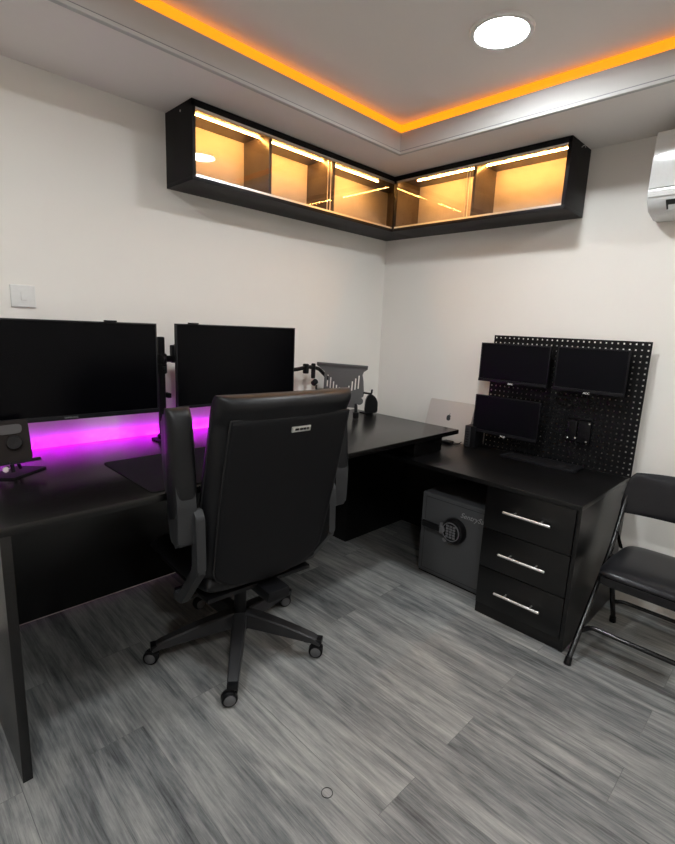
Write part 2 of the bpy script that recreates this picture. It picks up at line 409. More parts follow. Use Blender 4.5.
# fix: the end of the left cabinet at the corner has no panel on its open part
# ------------------------------------------------------------------ air conditioner
t = thing('air_conditioner', 'white split air conditioner high on the right wall at the photo edge', 'air conditioner', (1.694, 0, 2.034))
prof = [(0, .285), (-.165, .275), (-.195, .255), (-.205, .20), (-.205, .0), (-.200, -.022), (-.155, -.060), (-.05, -.076), (0, -.076)]
bm = nb(); add_prism(bm, [(y, z) for y, z in prof[::-1]], (0, 0, 0), (0, 1, 0), (0, 0, 1), .82, bev=.004)
obj('body', bm, 'acwhite', t)
obj('front_panel', box(.004, .816, -.213, -.204, .030, .262, bev=.004), 'acwhite', t)
bm = nb(); add_prism(bm, [(-.1985, -.021), (-.2015, -.024), (-.163, -.0565), (-.160, -.0535)], (.075, 0, 0), (0, 1, 0), (0, 0, 1), .67)
obj('air_outlet', bm, 'whiteshade', t)
bm = nb(); add_prism(bm, [(-.1905, -.045), (-.1925, -.043), (-.175, -.060), (-.177, -.062)][::-1], (.085, 0, 0), (0, 1, 0), (0, 0, 1), .65)
obj('flap', bm, 'acwhite', t)
obj('bottom_cover', box(.004, .816, -.2095, -.2045, -.006, .026, bev=.001), 'acwhite', t)

# ------------------------------------------------------------------ switch on left wall
t = thing('wall_switch', 'square white single switch plate on the left wall above the monitor', 'light switch', (0, -2.303, 1.468))
obj('plate', box(0, .009, -.045, .045, -.045, .045, bev=.004, seg=3), 'white', t)
obj('rocker', box(.0075, .0125, -.009, .013, -.017, .017, bev=.0015), 'white', t)

# ------------------------------------------------------------------ big desk along left wall
ZD = .822
t = thing('desk', 'large black laminate desk standing along the left wall', 'desk', (.45, -1.44, 0))
obj('desktop', box(.036, .894, -2.602, -.280, ZD-.026, ZD, bev=.0018), 'laminate', t, world=True)
obj('side_panel', box(.03, .892, -2.601, -2.574, 0, ZD-.0265, bev=.001), 'laminate', t, world=True)
obj('modesty_panel', box(.052, .07, -2.5735, -.72, .045, ZD-.0265, bev=.001), 'laminate', t, world=True)
obj('support_rail', box(.30, .847, -.655, -.382, .699, ZD-.0265, bev=.002), 'laminate', t, world=True)
for ya, yb_, mm, lab in ((-2.55, -1.36, 'ledmagenta', 'magenta light strip glowing behind the back edge of the big desk'),
                        (-1.355, -.90, 'ledpink', 'pink light strip glowing behind the big desk below the right large monitor')):
    q = thing('led_strip', lab, 'light strip', (.034, (ya+yb_)/2, .798))
    bm = nb(); add_box(bm, .0345, .0358, ya, yb_, .798, .8205)
    obj('backing_tape', bm, 'metalblack', q, world=True)
    obj('diode_tape', box(.0338, .0343, ya+.002, yb_-.002, .803, .818), mm, q, world=True, smooth=False)

# ------------------------------------------------------------------ lower pedestal desk along right wall
ZP = .6975; X1 = 1.7646
t = thing('pedestal_desk', 'lower black desk with three drawers along the right wall', 'desk', (1.0, -.35, 0))
obj('desktop', box(.028, X1+.002, -.7095, -.004, ZP-.022, ZP, bev=.0015), 'laminate_x', t, world=True)
obj('side_panel', box(X1-.018, X1, -.700, -.006, 0, ZP-.0225, bev=.001), 'laminate_x', t, world=True)
obj('side_panel', box(1.325, 1.343, -.684, -.006, 0, ZP-.0225, bev=.001), 'laminate_x', t, world=True)
obj('plinth', box(1.3255, X1-.0185, -.697, -.684, 0, .055, bev=.001), 'laminate_x', t, world=True)
obj('back_panel', box(.335, 1.3245, -.03, -.014, 0, ZP-.0225), 'laminate_x', t, world=True)
obj('pedestal', box(.08, .333, -.634, -.01, 0, ZP-.0225, bev=.001), 'laminate_x', t, world=True)
for za, zb, zh in ((.460, .672, .576), (.2585, .456, .361), (.0575, .2545, .158)):
    d = obj('drawer', box(1.326, X1-.021, -.7015, -.6845, za, zb, bev=.002), 'laminate_x', t, world=True)
    bm = nb(); add_cyl(bm, (1.434, -.737, zh), (1.656, -.737, zh), .0062, seg=20, bev=.001)
    for xx in (1.482, 1.608): add_cyl(bm, (xx, -.702, zh), (xx, -.736, zh), .0038, seg=12)
    bmesh.ops.transform(bm, matrix=t.matrix_basis.inverted(), verts=bm.verts)
    h = obj('handle', bm, 'silver'); h.parent = d; h['label'] = 'brushed steel bar handle'

# ------------------------------------------------------------------ safe
t = thing('safe', 'dark grey digital safe on the floor under the lower desk', 'safe', (1.09, -.37, 0))
obj('body', box(.868, 1.318, -.566, -.16, .008, .490, bev=.010, seg=3), 'safe', t, world=True)
obj('bottom_base', box(.876, 1.310, -.562, -.17, 0, .008), 'safe_dark', t, world=True)
bm = nb(); add_box(bm, .898, 1.288, -.569, -.560, .034, .466, bev=.002)
obj('door', bm, 'safe', t, world=True)
bm = nb(); b_ = .0028
add_box(bm, .8955, .8985, -.5674, -.5655, .0315, .4685); add_box(bm, 1.2875, 1.2905, -.5674, -.5655, .0315, .4685)
add_box(bm, .8955, 1.2905, -.5674, -.5655, .0315, .0345); add_box(bm, .8955, 1.2905, -.5674, -.5655, .4655, .4685)
obj('door_gap', bm, 'safe_dark', t, world=True)
kc = Vector((1.096, -.569, .322))
bm = nb(); add_lathe(bm, [(.073, 0), (.073, .012), (.068, .030), (.062, .036), (0, .036)], kc, axis=(0, -1, 0), seg=40)
dial = obj('keypad_housing', bm, 'safe_dark', t, world=True)
bm = nb(); add_lathe(bm, [(.0535, .0355), (.0535, .040), (.049, .041), (.049, .0355)], kc+Vector((-.004, 0, 0)), axis=(0, -1, 0), seg=40)
r_ = obj('keypad_ring', bm, 'key', t, world=True)
bm = nb()
for i in range(3):
    for j in range(5):
        cx, cz = kc.x-.004+(i-1)*.021, kc.z+(j-2)*.0155
        add_box(bm, cx-.0078, cx+.0078, -.610, -.6045, cz-.0055, cz+.0055, bev=.0015)
obj('keypad_buttons', bm, 'key', t, world=True)
bm = nb(); hv = add_box(bm, .905, 1.025, -.618, -.596, .302, .340, bev=.010, seg=4)
obj('handle', bm, 'safe_dark', t, world=True)
bm = nb(); add_cyl(bm, (1.032, -.569, .322), (1.032, -.612, .322), .022, seg=24, bev=.004); add_box(bm, 1.018, 1.050, -.604, -.585, .29, .352, bev=.004)
obj('handle_hub', bm, 'key', t, world=True)
bm = nb(); add_cyl(bm, (1.052, -.569, .262), (1.052, -.600, .262), .013, seg=20, bev=.003)
obj('key_lock', bm, 'key', t, world=True)
bm = text_bm('SentrySafe', .040, (1, 0, 0), (0, 0, 1), (1.206, -.5697, .4215), .0008, .35)
obj('lettering', bm, M['lettering'], t, world=True)

# ------------------------------------------------------------------ monitors
def monitor(name, label, cen, rotz, w, h, chin=.016, bez=.007, dep=.018, logo=None, logo_size=.012, logo_drop=0, group=None, bump=True, scr='screen'):
    """local: screen faces -y, x to the right, z up; origin at bottom centre"""
    t = thing(name, label, 'monitor', cen, rotz, group)
    obj('housing', box(-w/2, w/2, 0, dep, 0, h, bev=.003), 'plastic', t)
    if bump: obj('rear_cover', box(-w*.32, w*.32, dep-.001, dep+.022, h*.18, h*.82, bev=.01), 'plastic', t)
    bm = nb()
    y0, y1 = -.003, .0005
    add_box(bm, -w/2, w/2, y0-.004, y1, 0, chin, bev=.0012); add_box(bm, -w/2, w/2, y0, y1, h-bez, h, bev=.0008)
    add_box(bm, -w/2, -w/2+bez, y0, y1, chin, h-bez, bev=.0008); add_box(bm, w/2-bez, w/2, y0, y1, chin, h-bez, bev=.0008)
    obj('bezel', bm, 'bezel', t)
    obj('screen', box(-w/2+bez, w/2-bez, -.0012, .0004, chin, h-bez), scr, t, smooth=False)
    if logo:
        bm = text_bm(logo[0], logo_size, (1, 0, 0), (0, 0, 1), (0, y0-.0052, chin*.5-logo_drop), .0008)
        o = obj('logo', bm, logo[1], t); o['label'] = 'small lettering on the chin'
    return t
# large pair
m1 = monitor('monitor', 'large black monitor at the left, cut by the photo edge, above the magenta glow', (.288, -2.232, .988), PI/2-.045, .716, .391, chin=.018, bez=.006,
        logo=('SAMSUNG', M['textgrey']), logo_size=.011)
m2 = monitor('monitor', 'large black monitor behind the office chair, right of the black pole', (.25, -1.401, .982), PI/2, .712, .400, chin=.012, bez=.005)
for par, yy in ((m1, -2.064), (m2, -1.68)):
    pass
for yy, xx, zz, lab in ((-2.064, .300, 1.3795, 'small black clip on top edge of the left large monitor'), (-1.672, .262, 1.3825, 'small black clip on top edge of the monitor behind the chair')):
    bm = nb(); add_box(bm, xx-.02, xx+.008, yy-.022, yy+.022, zz-.0005, zz+.006, bev=.0025, seg=3); add_box(bm, xx-.02, xx-.014, yy-.016, yy+.016, zz-.02, zz+.002, bev=.001)
    based('monitor_clip', bm, 'metalblack', (xx, yy, zz), lab, 'clip')

# monitor arm poles
def pole_arm(label, base, ztop, arms, nm='monitor_stand'):
    x, y = base
    t = thing(nm, label, 'monitor stand', (x, y, ZD))
    bm = nb(); add_box(bm, -.045, .05, -.04, .04, 0, .008, bev=.003)
    obj('clamp_plate', bm, 'metalblack', t)
    bm = nb(); add_cyl(bm, (0, 0, .008), (0, 0, ztop-ZD), .0175, seg=28, bev=.003); add_cyl(bm, (0, 0, .008), (0, 0, .03), .026, seg=28, bev=.003)
    obj('pole', bm, 'metalblack', t)
    for k, (zc_, pts, r) in enumerate(arms):
        bm = nb(); add_cyl(bm, (0, 0, zc_-.025-ZD), (0, 0, zc_+.025-ZD), .026, seg=28, bev=.004)
        add_box(bm, .018, .040, -.008, .008, zc_-.012-ZD, zc_+.012-ZD, bev=.003)
        obj('collar', bm, 'metalblack', t)
        bm = nb(); add_tube(bm, smooth_path([(a-x, b-y, c-ZD) for a, b, c in pts], .02), r, 14)
        obj('arm', bm, 'metalblack', t)
    return t
pa = pole_arm('black upright pole stand between the two large monitors', (.172, -1.795), 1.318,
         [(1.215, [(.172, -1.795, 1.215), (.172, -1.728, 1.215), (.172, -1.728, 1.270), (.17, -1.66, 1.285), (.17, -1.5, 1.22), (.188, -1.40, 1.19)], .0155),
          (1.17, [(.172, -1.795, 1.17), (.172, -1.92, 1.17), (.17, -2.15, 1.18), (.226, -2.2, 1.18)], .0135)])
obj('elbow', box(.172-.017, .172+.017, -1.745, -1.705, 1.195, 1.280, bev=.008, seg=3), 'metalblack', pa, world=True)
for yy in (-2.22, -1.42):
    xx = .236 if yy < -2 else .2095
    obj('mounting_plate', box(xx-.006, xx, yy-.05, yy+.05, 1.13, 1.23, bev=.001), 'metalblack', pa, world=True)
for zz in (.93, 1.04):
    obj('cable_clip', box(.150, .196, -1.776, -1.758, zz-.012, zz+.012, bev=.004), 'metalblack', pa, world=True)

pb = pole_arm('black articulated arm reaching from behind the right large monitor to the laptop tray', (.12, -1.06), 1.17, 
         [(1.13, [(.12, -1.06, 1.13), (.13, -.92, 1.135), (.10, -.80, 1.145), (.085, -.70, 1.13), (.10, -.62, 1.06)], .012)])
obj('elbow', box(.085, .125, -.985, -.945, 1.055, 1.175, bev=.008), 'metalblack', pb, world=True)
bm = nb(); add_cyl(bm, (.108, -.83, 1.105), (.108, -.83, 1.165), .019, seg=20, bev=.003); add_cyl(bm, (.095, -.755, 1.07), (.095, -.755, 1.165), .014, seg=20, bev=.003)
obj('joint', bm, 'metalblack', pb, world=True)
bm = nb(); add_cyl(bm, (.105, -.765, 1.035), (.105, -.735, 1.055), .018, seg=16, bev=.003)
obj('tightening_knob', bm, 'metalblack', pb, world=True)

# laptop tray on the arm
O = Vector((.099, -.728, 1.173)); U = Vector((.233, .228, -.012)).normalized(); W_ = Vector((.60, -.61, 0)).normalized()
Vv = Vector((.030, .012, -1)); Vv = (Vv-U*Vv.dot(U)).normalized()   # down the tray
t = thing('laptop_tray', 'grey perforated steel laptop tray on a desk arm near the corner', 'laptop tray', (.27, -.60, ZD+.01))
out = [(0, 0), (.326, 0), (.326, .022), (.303, .040), (.296, .060), (.300, .160), (.292, .190), (.262, .232), (.245, .275), (.085, .275), (.070, .20), (.062, .165), (.050, .06), (.025, .035), (0, .020)]
# tray face with vertical slots: strips between slots
def tp(u, v, w=0): return O+U*u+Vv*v+U.cross(Vv)*w
slots = []
xs = [.075, .095, .115, .135, .155, .175, .195, .215, .235, .255, .275]
tops = [.075, .09, .115, .135, .15, .155, .15, .135, .105, .085, .065]
bots = [.15, .158, .165, .17, .172, .174, .172, .17, .165, .158, .15]
bm = nb()
def tstrip(u0, u1, v0, v1): 
    if v1-v0 > .001: add_prism(bm, [(u0, v0), (u1, v0), (u1, v1), (u0, v1)], O, U, Vv, .003)
add_prism(bm, [(0, 0), (.326, 0), (.326, .022), (.303, .040), (.296, .060), (.052, .060), (.050, .055), (.025, .035), (0, .020)], O, U, Vv, .003)
edges = [.0525]+[v for x in xs for v in (x-.0038, x+.0038)]+[.2965]
for k in range(0, len(edges)-1):
    u0, u1 = edges[k], edges[k+1]
    if k % 2 == 0: tstrip(u0, u1, .060, .18)
    else:
        i = k//2; tstrip(u0, u1, .060, tops[i]); tstrip(u0, u1, bots[i], .18)
add_prism(bm, [(.2965, .058), (.306, .10), (.316, .18), (.2965, .18)], O, U, Vv, .003)
add_prism(bm, [(.0525, .18), (.316, .18), (.312, .20), (.285, .215), (.262, .275), (.085, .275), (.070, .20)], O, U, Vv, .003)
obj('tray_plate', bm, 'traysteel', t, world=True)
bm = nb(); add_prism(bm, [(0, -.001), (.326, -.001), (.326, .010), (0, .010)], tp(0, 0, -.012), U, Vv, .030)
obj('top_ledge', bm, 'traysteel', t, world=True)
for u0, s in ((.310, 1), (.060, -1)):
    bm = nb(); p0 = tp(u0, .172, 0); p1 = tp(u0+.055*s, .176, .004); p2 = tp(u0+.055*s, .148, -.002)
    add_tube(bm, smooth_path([p0, p1, p2], .012), .0065, 10)
    obj('hook', bm, 'metalblack', t, world=True)
bm = nb(); c0 = tp(.290, .228, 0); ax = U.cross(Vv)
add_cyl(bm, c0-ax*.008, c0-ax*.003, .024, seg=28, bev=.002)
obj('round_plate', bm, 'traysteel', t, world=True)
bm = nb(); add_cyl(bm, (.297, -.555, ZD+.001), (.297, -.555, ZD+.04), .02, seg=20, bev=.003)
add_tube(bm, smooth_path([(.297, -.555, ZD+.03), (.28, -.54, ZD+.09), tp(.165, .2, .02)], .02), .011, 10)
obj('stem', bm, 'metalblack', t, world=True)
# black clamp housing at the wall side of the tray
t = thing('clamp_stand', 'black rounded clamp housing on the desk behind the laptop tray', 'clamp', (.19, -.302, ZD))
poly = rpoly([(-.040, 0), (.050, 0), (.050, .075), (.035, .105), (.0, .130), (-.020, .115), (-.036, .080)], .014)
bm = nb(); add_prism(bm, poly, (.190, -.298, ZD+.0062), (.71, .70, 0), (0, 0, 1), .055, bev=.006)
obj('housing', bm, 'metalblack', t, world=True)
bm = nb(); add_box(bm, .155, .225, -.368, -.298, ZD, ZD+.006, bev=.002); obj('foot_plate', bm, 'metalblack', t, world=True)

# ------------------------------------------------------------------ desk mat
bm = nb(); add_prism(bm, rpoly([(.420, -2.165), (.872, -2.165), (.872, -1.30), (.420, -1.30)], .02), (0, 0, ZD+.0005), (1, 0, 0), (0, 1, 0), .0032, bev=.001)
based('desk_mat', bm, 'mat', (.65, -1.73, ZD), 'black desk mat lying on the big desk in front of the chair', 'desk mat')

# ------------------------------------------------------------------ device stand at left
t = thing('device_stand', 'small black folding stand holding a brown panel at the left edge of the desk', 'stand', (.37, -2.46, ZD))
bm = nb(); add_prism(bm, rpoly([(.385, -2.56), (.450, -2.475), (.361, -2.348), (.29, -2.43)], .006), (0, 0, ZD+.0005), (1, 0, 0), (0, 1, 0), .006, bev=.001)
obj('foot_plate', bm, 'metalblack', t, world=True)
du = Vector((.30, .93, .10)).normalized(); dv = Vector((-.45, -.30, 1)); dv = (dv-du*dv.dot(du)).normalized(); dn = du.cross(dv)
DO = Vector((.372, -2.492, ZD+.045))       # bottom left corner of the panel
def dp(u, v, w=0): return DO+du*u+dv*v+dn*w
bm = nb(); add_prism(bm, rpoly([(-.03, 0), (.098, 0), (.098, .150), (-.03, .150)], .014), DO, du, dv, .006, bev=.0015)
obj('panel', bm, 'devbrown', t, world=True)
bm = nb(); add_prism(bm, rpoly([(.004, .100), (.078, .100), (.078, .134), (.004, .134)], .018, 7), dp(0, 0, .0055), du, dv, .004, bev=.001)
obj('pill_pad', bm, 'pill', t, world=True)
bm = nb(); add_lathe(bm, [(.026, 0), (.026, .012), (.023, .016), (0, .0165)], dp(.050, .066, .0055), axis=dn, seg=32); add_lathe(bm, [(.006, .0165), (.006, .018), (0, .018)], dp(.050, .066, .0055), axis=dn, seg=16)
obj('knob', bm, 'safe_dark', t, world=True)
bm = nb(); add_prism(bm, [(-.03, -.010), (.098, -.010), (.098, .0), (-.03, .0)], dp(0, 0, -.004), du, dv, .010)
for ua, ub in ((-.02, .028), (.072, .125)):
    add_prism(bm, rpoly([(ua, -.010), (ub, -.010), (ub, .0), (ua, .0)], .003), dp(0, 0, .004), du, dv, .030, bev=.001)
obj('lip', bm, 'metalblack', t, world=True)
bm = nb(); add_tube(bm, [dp(.03, -.008, .004), (.390, -2.462, ZD+.012)], .007, 10); add_tube(bm, [dp(.03, .05, -.004), (.345, -2.43, ZD+.01)], .006, 10)
obj('support_leg', bm, 'metalblack', t, world=True)
bm = nb(); add_cyl(bm, (.402, -2.482, ZD+.030), (.416, -2.490, ZD+.032), .0105, seg=20, bev=.002)
o = obj('hinge_screw', bm, 'chrome', t, world=True); o['label'] = 'bright silver hinge screw'

# ------------------------------------------------------------------ laptop leaning on right wall
t = thing('laptop', 'closed silver laptop standing on edge against the right wall', 'laptop', (.69, -.13, ZP))
lz = Vector((0, .072, .250)).normalized(); lx = Vector((1, 0, 0))
LO = Vector((.530, -.125, ZP+.001))
bm = nb(); add_prism(bm, rpoly([(0, 0), (.335, 0), (.335, .262), (0, .262)], .012), LO, lx, lz, .007, bev=.0015)
obj('lid', bm, 'laptop', t, world=True)
bm = nb(); add_prism(bm, rpoly([(0, 0), (.335, 0), (.335, .262), (0, .262)], .012), LO-lx.cross(lz)*.0095, lx, lz, .009, bev=.0015)
obj('base', bm, 'laptop', t, world=True)
ap = []   # fruit outline with a bite on the right
for k in range(40):
    a = 2*PI*k/40; r = .0175*(1+.10*math.cos(2*a)*-1-.13*max(0, math.sin(a))**6-.07*max(0, -math.sin(a))**8)
    x, z = r*math.cos(a)*1.0, r*math.sin(a)*1.1
    dx, dz = x-.0205, z-.003
    if dx*dx+dz*dz < .0095**2:
        q = math.atan2(dz, dx); x, z = .0205+.0095*math.cos(q), .003+.0095*math.sin(q)
    ap.append((x, z))
bm = nb(); LC = LO+lx*.168+lz*.150+lx.cross(lz)*.0066
add_prism(bm, ap, LC, lx, lz, .0009)
add_prism(bm, [(0, .019), (.003, .0215), (.0075, .030), (.003, .028), (0, .024)], LC, lx, lz, .0009)
obj('logo', bm, 'logo', t, world=True)

# dock box
t = thing('docking_hub', 'small black upright box with ports standing right of the laptop', 'hub', (.86, -.14, ZP))
HX = .868; HY = -.165
obj('case', box(HX, HX+.075, HY, HY+.10, ZP+.0005, ZP+.135, bev=.003), 'plastic', t, world=True)
obj('front_panel', box(HX+.002, HX+.040, HY-.003, HY+.001, ZP+.004, ZP+.131, bev=.001), 'chairplastic', t, world=True)
bm = nb()
for k in range(7):
    z0 = ZP+.014+k*.016; add_box(bm, HX+.010, HX+.032, HY-.0042, HY-.0025, z0, z0+.008, bev=.0008)
obj('ports', bm, 'safe_dark', t, world=True)
# small puck with cable under desk corner
bm = nb(); add_box(bm, .735, .795, -.215, -.160, ZP+.0005, ZP+.018, bev=.004); 
add_tube(bm, smooth_path([(.795, -.19, ZP+.009), (.815, -.20, ZP+.006), (.83, -.165, ZP+.006), (.8445, -.15, ZP+.02)], .02), .0025, 8)
based('usb_hub', bm, 'metalblack', (.765, -.19, ZP), 'tiny black hub with cable under the corner of the big desk', 'hub')

# ------------------------------------------------------------------ pegboard with small monitors
PX0, PX1, PZ0, PZ1 = .944, 1.777, ZP+.001, 1.390
PYf = -.052
t = thing('pegboard', 'black metal pegboard standing against the right wall on the lower desk', 'pegboard', ((PX0+PX1)/2, PYf, ZP))
nx_, nz_ = 30, 24; hh = .0039
def lines(a, b, n):
    mg = .014; st = (b-a-2*mg)/(n-1); L_ = [a]; H_ = []
    for k in range(n): c = a+mg+k*st; L_ += [c-hh, c+hh]; H_.append(len(L_)-2)
    L_.append(b); return L_, set(H_)
Lx, Hx = lines(PX0, PX1, nx_); Lz, Hz = lines(PZ0, PZ1, nz_)
bm = nb(); F0 = [[bm.verts.new((x, PYf, z)) for z in Lz] for x in Lx]; B0 = [[bm.verts.new((x, PYf+.002, z)) for z in Lz] for x in Lx]
def hole(i, j): return i in Hx and j in Hz
NI, NJ = len(Lx)-1, len(Lz)-1
for i in range(NI):
    for j in range(NJ):
        if hole(i, j): 
            for (a, b) in (((i, j), (i+1, j)), ((i+1, j), (i+1, j+1)), ((i+1, j+1), (i, j+1)), ((i, j+1), (i, j))):
                bm.faces.new((F0[a[0]][a[1]], F0[b[0]][b[1]], B0[b[0]][b[1]], B0[a[0]][a[1]]))
            continue
        bm.faces.new((F0[i][j], F0[i+1][j], F0[i+1][j+1], F0[i][j+1])); bm.faces.new((B0[i][j], B0[i][j+1], B0[i+1][j+1], B0[i+1][j]))
for i in range(NI):
    bm.faces.new((F0[i][0], B0[i][0], B0[i+1][0], F0[i+1][0])); bm.faces.new((F0[i][NJ], F0[i+1][NJ], B0[i+1][NJ], B0[i][NJ]))
for j in range(NJ):
    bm.faces.new((F0[0][j], F0[0][j+1], B0[0][j+1], B0[0][j])); bm.faces.new((F0[NI][j], B0[NI][j], B0[NI][j+1], F0[NI][j+1]))
obj('perforated_sheet', bm, 'metalblack', t, world=True, smooth=False)
for xx in (PX0+.06, PX1-.06):
    for zz in (.80, 1.34):
        bm = nb(); add_cyl(bm, (xx+.013, PYf+.0015, zz), (xx+.013, -.001, zz), .006, seg=12); obj('standoff', bm, 'metalblack', t, world=True)
bm = nb(); add_box(bm, PX0+.35, PX0+.37, PYf+.003, PYf+.015, PZ0+.02, PZ1-.02); obj('rear_brace', bm, 'metalblack', t, world=True)

# vesa plates
t = thing('wall_bracket', 'black two plate monitor bracket with bright bolts low on the pegboard', 'bracket', (1.50, PYf, .895))
obj('plate', box(1.435, 1.487, PYf-.016, PYf-.001, .842, .952, bev=.002), 'plastic', t, world=True)
obj('plate', box(1.497, 1.560, PYf-.022, PYf-.001, .838, .955, bev=.002), 'plastic', t, world=True)
obj('rear_rail', box(1.43, 1.56, PYf-.010, PYf-.0005, .962, .975, bev=.002), 'plastic', t, world=True)
bm = nb(); add_tube(bm, smooth_path([(1.492, PYf-.012, .845), (1.492, PYf-.014, .825), (1.50, PYf-.014, .818)], .01), .005, 8)
obj('latch', bm, 'plastic', t, world=True)
for xx, zz in ((1.445, .852), (1.485, .856), (1.552, .945), (1.545, .846)):
    bm = nb(); add_lathe(bm, [(.0052, 0), (.0052, .003), (.003, .005), (0, .005)], (xx, PYf-.016 if xx < 1.49 else PYf-.022, zz), axis=(0, -1, 0), seg=14)
    o = obj('bolt', bm, 'silver', t, world=True); o['label'] = 'bright bolt head'

AOC = ('AOC', M['textwhite'])
def small(label, cen, w, h, rz=0):
    s = monitor('monitor', label, cen, rz, w, h, chin=.017, bez=.007, dep=.016, logo=AOC, logo_size=.015, logo_drop=.010, group=None, scr='screen_s')
    return s
sm = [small('small black monitor at the top left of the pegboard', (1.1085, -.115, 1.114), .417, .229),
      small('small black monitor at the top right of the pegboard', (1.5275, -.112, 1.113), .352, .233),
      small('small black monitor below the others, nearest the silver laptop', (1.113, -.150, .805), .400, .228)]
for s, zz in zip(sm, (1.23, 1.23, .92)):
    xx = s.location.x; yb = s.location.y+.036
    bm = nb(); add_box(bm, xx-.04, xx+.04, yb, yb+.004, zz-.04, zz+.04); add_box(bm, xx-.018, xx+.018, yb+.003, PYf-.0005, zz-.02, zz+.02) if PYf-yb > .004 else None
    obj('mount', bm, 'metalblack', s, world=True)

# keyboard
t = thing('keyboard', 'flat black keyboard slab lying on the lower desk before the pegboard', 'keyboard', (1.34, -.14, ZP))
bm = nb(); add_prism(bm, [(0, 0), (.145, 0), (.145, .020), (0, .012)], (1.557, -.218, ZP+.0008), (0, 1, 0), (0, 0, 1), -.415 if False else .001)
bm.free()
bm = nb(); vs = add_box(bm, 1.142, 1.557, -.222, -.075, ZP+.0008, ZP+.016, bev=.003)
obj('case', bm, 'bezel', t, world=True)
bm = nb()
for r in range(5):
    for k in range(16):
        x0 = 1.152+k*.0248; y0 = -.208+r*.025; add_box(bm, x0, x0+.0215, y0, y0+.0215, ZP+.0155, ZP+.0172, bev=.0008, seg=1)
obj('keys', bm, 'plastic', t, world=True)

# ------------------------------------------------------------------ office chair
ch = thing('office_chair', 'black high back swivel office chair with flipped up armrests', 'chair', (.76, -1.74, 0), math.radians(86))
# base
for k in range(5):
    az = math.radians(52-90+72*k) - math.radians(86)
    R3 = Matrix.Rotation(az, 3, 'Z')
    bm = nb()
    n = 10; rings = []
    for i in range(n+1):
        s = i/n; r = .03+s*.335; w = .030-.009*s; zt = .168-.078*s**1.35; zb_ = .102-.034*s**1.1
        if i == n: zb_ = .062; zt = .083
        rings.append([bm.verts.new(Vector(v)) for v in ((r, -w, zb_), (r, w, zb_), (r, w*1.0, zt-.006), (r, w*.75, zt), (r, -w*.75, zt), (r, -w, zt-.006))])
    for a, b in zip(rings, rings[1:]):
        for q in range(6): bm.faces.new((a[q], a[(q+1) % 6], b[(q+1) % 6], b[q]))
    bm.faces.new(rings[0][::-1]); bm.faces.new(rings[-1])
    bmesh.ops.rotate(bm, cent=(0, 0, 0), matrix=R3, verts=bm.verts)
    lg = obj('leg', bm, 'basegrey', ch)
    bm = nb(); vs = add_box(bm, .295, .372, -.0205, .0205, .070, .0905, bev=.004)
    bmesh.ops.rotate(bm, cent=(0, 0, 0), matrix=R3, verts=bm.verts)
    obj('leg_cap', bm, 'plastic', lg)
    # caster: fork and two wheels
    sw = Matrix.Rotation(math.radians(150+(8, -14, 12, 30, -10)[k]), 3, 'Z'); cc = R3@Vector((.358, 0, 0))
    bm = nb(); add_cyl(bm, (0, 0, .05), (0, 0, .068), .010, seg=16); add_cyl(bm, (0, 0, .040), (0, 0, .056), .019, seg=20, bev=.004); add_box(bm, -.008, .022, -.006, .006, .026, .052, bev=.003)
    bmesh.ops.rotate(bm, cent=(0, 0, 0), matrix=sw, verts=bm.verts); bmesh.ops.translate(bm, vec=cc, verts=bm.verts)
    cs = obj('caster', bm, 'plastic', ch)
    for sgn in (-1, 1):
        bm = nb(); add_lathe(bm, [(0, .020), (.012, .021), (.022, .019), (.0235, .016), (.0285, .015), (.031, .011), (.031, .005), (.029, .003), (0, .003)], (.012, 0, .031), axis=(0, sgn, 0), seg=32)
        bmesh.ops.rotate(bm, cent=(0, 0, 0), matrix=sw, verts=bm.verts); bmesh.ops.translate(bm, vec=cc, verts=bm.verts)
        obj('wheel', bm, 'plastic', cs)
        bm = nb(); add_lathe(bm, [(0, .0245), (.008, .0240), (.016, .0222), (.0215, .0195), (.0215, .018), (0, .018)], (.012, 0, .031), axis=(0, sgn, 0), seg=32)
        bmesh.ops.rotate(bm, cent=(0, 0, 0), matrix=sw, verts=bm.verts); bmesh.ops.translate(bm, vec=cc, verts=bm.verts)
        obj('hub_cap', bm, 'wheelgrey', cs)
bm = nb(); add_lathe(bm, [(0, .085), (.040, .085), (.045, .10), (.045, .145), (.036, .158), (0, .160)], (0, 0, 0)); obj('base_hub', bm, 'basegrey', ch)
bm = nb(); add_lathe(bm, [(0, .15), (.026, .15), (.026, .27), (.018, .272), (.018, .345), (0, .345)], (0, 0, 0)); obj('gas_lift', bm, 'plastic', ch)
bm = nb(); add_box(bm, -.10, .10, -.14, .13, .335, .385, bev=.012); add_box(bm, -.05, .05, -.30, -.12, .355, .40, bev=.012); obj('tilt_mechanism', bm, 'plastic', ch)
bm = nb(); add_tube(bm, smooth_path([(.09, .02, .36), (.22, .03, .355), (.26, .03, .345)], .02), .006, 10); obj('tilt_lever', bm, 'plastic', ch)
XC = -.018
# seat cushion
bm = nb()
def seatf(s, t_, p):
    x = XC+s*(.262-.02*max(0, -t_)**3); y = .03+t_*.255
    zm = .445-.02*max(0, t_)**3; return Vector((x, y, zm+p*(.060 if p > 0 else .050)+.010*abs(s)**2))
add_pillow(bm, seatf, 26, 26, 8); obj('seat', bm, 'leather', ch)
obj('seat_pan', box(XC-.235, XC+.235, -.21, .25, .383, .402, bev=.008), 'plastic', ch)
